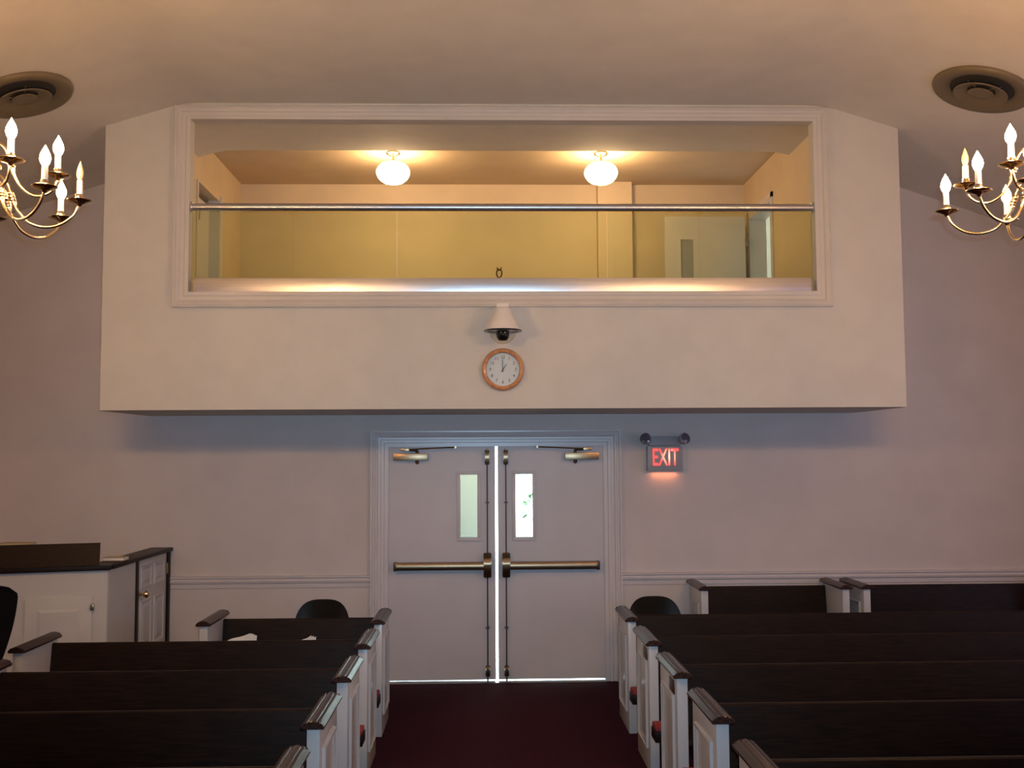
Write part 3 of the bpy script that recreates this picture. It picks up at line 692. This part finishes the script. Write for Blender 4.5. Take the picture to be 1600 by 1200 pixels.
# ---------------------------------------------------------------- black shell chairs behind the far pews
def shell_chair(x, y, label, rz=0):
    t = thing('stacking_chair', (x, y, 0), label, 'chair', 'black shell chairs by the back wall', rz)
    bm = NB(); NU, NV = 28, 10; w, z0, z1 = .224, .49, .752
    def P(u, v):
        uu = math.sin(u*PI/2)
        zt = (z1-z0)*max(0.0, 1-abs(uu)**3.2)**(1/2.4)
        return Vector((w*uu, .215 + .06*(zt*v)/(z1-z0) - .028*uu*uu, z0 + zt*v))
    G = [[bm.verts.new(P(-1+2*i/NU, j/NV*.9995)) for i in range(NU+1)] for j in range(NV+1)]
    for j in range(NV):
        for i in range(NU): bm.faces.new((G[j][i], G[j][i+1], G[j+1][i+1], G[j+1][i]))
    bmesh.ops.solidify(bm, geom=list(bm.faces), thickness=.012)
    finish('backrest', bm, 'black', t, smooth=50)
    bm = NB(); box(bm, -.21, .21, -.22, .19, .435, .465, .012); finish('seat', bm, 'black', t)
    for sx in (-1, 1):
        for sy in (-1, 1):
            bm = NB(); tube(bm, [(sx*.18, sy*.17, .44), (sx*.22, sy*.21, 0)], .011, 8); finish('leg', bm, 'grey', t)
        bm = NB(); tube(bm, spline([(sx*.17, .10, .44), (sx*.175, .20, .47), (sx*.15, .262, .60)], 4), .010, 8); finish('back_stay', bm, 'grey', t)
shell_chair(-1.40, -.64, 'black shell chair behind the short far-left pew, beside the doors')
shell_chair(1.265, -.64, 'black glossy shell chair behind the far-right pew, under the EXIT sign')

# office chair at the left edge
t = thing('office_chair', (-3.09, -2.92, 0), 'black high-backed office chair at the left edge, before the white booth', 'chair')
bm = NB()
for q in range(5):
    a = q*2*PI/5+.3; tube(bm, [(0, 0, .10), pol(.22, .085, a), pol(.235, .05, a)], [.022, .016, .012], 8)
finish('star_base', bm, 'black', t)
for q in range(5):
    a = q*2*PI/5+.3; bm = NB(); c0 = Vector(pol(.235, .028, a)); tube(bm, [c0-Vector((.014, 0, 0)), c0+Vector((.014, 0, 0))], .028, 14); finish('caster', bm, 'black', t)
bm = NB(); tube(bm, [(0, 0, .10), (0, 0, .42)], [.03, .02], 14); finish('column', bm, 'black', t)
bm = NB(); box(bm, -.185, .185, -.22, .22, .42, .50, .03); finish('seat', bm, 'black_fabric', t)
bm = NB(); NU, NV = 14, 18
def PB(u, v):
    z = .56 + .60*v
    hw = (.155 + .115*math.sin(min(1, v*1.15)*PI/2)) * (max(0, 1-max(0, (v-.90)/.10)**2.6*.22))
    return Vector((hw*u, .25+.10*v-.05*u*u, z - .012*u*u*(v > .9)))
G = [[bm.verts.new(PB(-1+2*i/NU, j/NV)) for i in range(NU+1)] for j in range(NV+1)]
for j in range(NV):
    for i in range(NU): bm.faces.new((G[j][i], G[j][i+1], G[j+1][i+1], G[j+1][i]))
bmesh.ops.solidify(bm, geom=list(bm.faces), thickness=.05); finish('backrest', bm, 'black_fabric', t, smooth=60)
bm = NB(); tube(bm, spline([(0, .12, .43), (0, .27, .45), (0, .30, .62)], 4), .02, 10); finish('back_bar', bm, 'black', t)
for s in (-1, 1):
    bm = NB(); tube(bm, spline([(s*.19, .05, .46), (s*.235, .05, .52), (s*.235, .08, .66)], 4), .014, 8); tube(bm, [(s*.235, -.10, .67), (s*.235, .20, .69)], .022, 10); finish('armrest', bm, 'black', t)

# ---------------------------------------------------------------- white booth in the left corner
BC = Vector((-2.735, -1.44, 0)); ang = math.radians(14.5)
bo = thing('booth', (BC.x, BC.y, 0), 'white panelled booth with dark counter in the left corner against the back wall', 'booth')
ux = Vector((-math.cos(ang), -math.sin(ang), 0))      # along the front, going left
RF = Matrix.Rotation(ang, 4, 'Z')                      # local frame of the front: x to the right, y inward
H = 1.115
bm = NB(); box(bm, -1.6, 0, 0, .05, 0, H, mtx=RF); finish('front_panel', bm, 'booth_white', bo)
bm = NB(); box(bm, -.05, 0, .02, .60, 0, H); finish('side_panel', bm, 'booth_white', bo)
bm = NB(); box(bm, -1.66, -1.55, -.30, 1.42, 0, H); finish('rear_panel', bm, 'booth_white', bo)
for y in (.58, 1.365):
    bm = NB(); box(bm, -.06, .008, y, y+.06, 0, H, .003); finish('door_post', bm, 'wood', bo)
bm = NB(); box(bm, -1.62, .022, -.025, .16, H, H+.032, .004, mtx=RF); finish('front_counter', bm, 'wood', bo)
bm = NB(); box(bm, -.16, .024, .05, 1.435, H, H+.030, .004); finish('side_counter', bm, 'wood', bo)
bm = NB(); prism(bm, [(.015, H+.030), (.055, H+.185), (.080, H+.185), (.045, H+.030)], 'x', -1.60, -.058); bmesh.ops.transform(bm, matrix=RF, verts=bm.verts); finish('raised_screen', bm, 'wood', bo)
# side door: six raised panels and a brass knob
dy0, dy1 = .645, 1.360
bm = NB(); box(bm, -.045, -.008, dy0, dy1, .02, H-.008, .002); bd = finish('door', bm, 'booth_white', bo)
def raised(bm, y0, y1, z0, z1, xf=-.008):
    loops = []
    for o, h in ((0, 0), (.006, .010), (.016, .010), (.024, .001), (.040, .001), (.058, .009)):
        loops.append([bm.verts.new((xf+h, a, b)) for a, b in ((y0+o, z0+o), (y1-o, z0+o), (y1-o, z1-o), (y0+o, z1-o))])
    for a, b in zip(loops, loops[1:]):
        for q in range(4): bm.faces.new((a[q], a[(q+1) % 4], b[(q+1) % 4], b[q]))
    bm.faces.new(loops[-1])
ym = (dy0+dy1)/2
for y0, y1 in ((dy0+.075, ym-.035), (ym+.035, dy1-.075)):
    for z0, z1 in ((.10, .36), (.42, .80), (.885, 1.06)):
        bm = NB(); raised(bm, y0, y1, z0, z1); finish('raised_panel', bm, 'booth_white', bd, smooth=0)
for xs_ in (1,):
    bm = NB(); lathe(bm, [(0, 0), (.030, 0), (.032, .006), (.012, .012), (.010, .032), (.022, .040), (.029, .052), (.026, .066), (.014, .074), (0, .076)], 24, mtx=Matrix.Translation((-.008, dy0+.055, .852)) @ Matrix.Rotation(PI/2, 4, 'Y')); finish('knob', bm, 'brass', bd)
for z in (.30, .98):
    bm = NB(); box(bm, -.010, .006, dy1-.012, dy1+.012, z-.045, z+.045, .002); finish('hinge', bm, 'bronze', bd)
# access panel on the front
bm = NB(); box(bm, -.52, -.095, -.016, .0, .28, .935, .002, mtx=RF); ap = finish('cabinet_door', bm, 'booth_white', bo)
bm = NB(); loops = []
for o, h in ((.035, .016), (.042, .010), (.055, .010), (.062, .012), (.095, .022)):
    loops.append([bm.verts.new((a, -h, b)) for a, b in ((-.52+o, .28+o), (-.095-o, .28+o), (-.095-o, .935-o), (-.52+o, .935-o))])
for a, b in zip(loops, loops[1:]):
    for q in range(4): bm.faces.new((a[q], a[(q+1) % 4], b[(q+1) % 4], b[q]))
bm.faces.new(loops[-1]); bmesh.ops.transform(bm, matrix=RF, verts=bm.verts); finish('raised_panel', bm, 'booth_white', ap, smooth=0)
bm = NB(); box(bm, -.105, -.082, -.034, .0, .845, .888, .004, mtx=RF); finish('catch', bm, 'bronze', ap)
# things on and behind the booth
b = thing('book', (-2.80, -1.10, H+.034), 'small stack-like closed book lying on the booth counter beside the dark screen', 'book')
bm = NB(); box(bm, -.075, .075, -.06, .06, 0, .004); box(bm, -.075, .075, -.06, .06, .020, .024); finish('cover', bm, 'beige', b)
bm = NB(); box(bm, -.070, .073, -.057, .057, .004, .020); finish('page_block', bm, 'paper', b)
b = thing('equipment_box', (-3.56, -1.02, 0), 'beige box top just showing behind the booth screen', 'box')
bm = NB(); box(bm, -.115, .115, -.08, .08, 0, 1.275, .008); finish('case', bm, 'beige', b)
bm = NB(); box(bm, -.118, .118, -.083, .083, 1.20, 1.206); finish('seam', bm, 'dark_bronze', b)
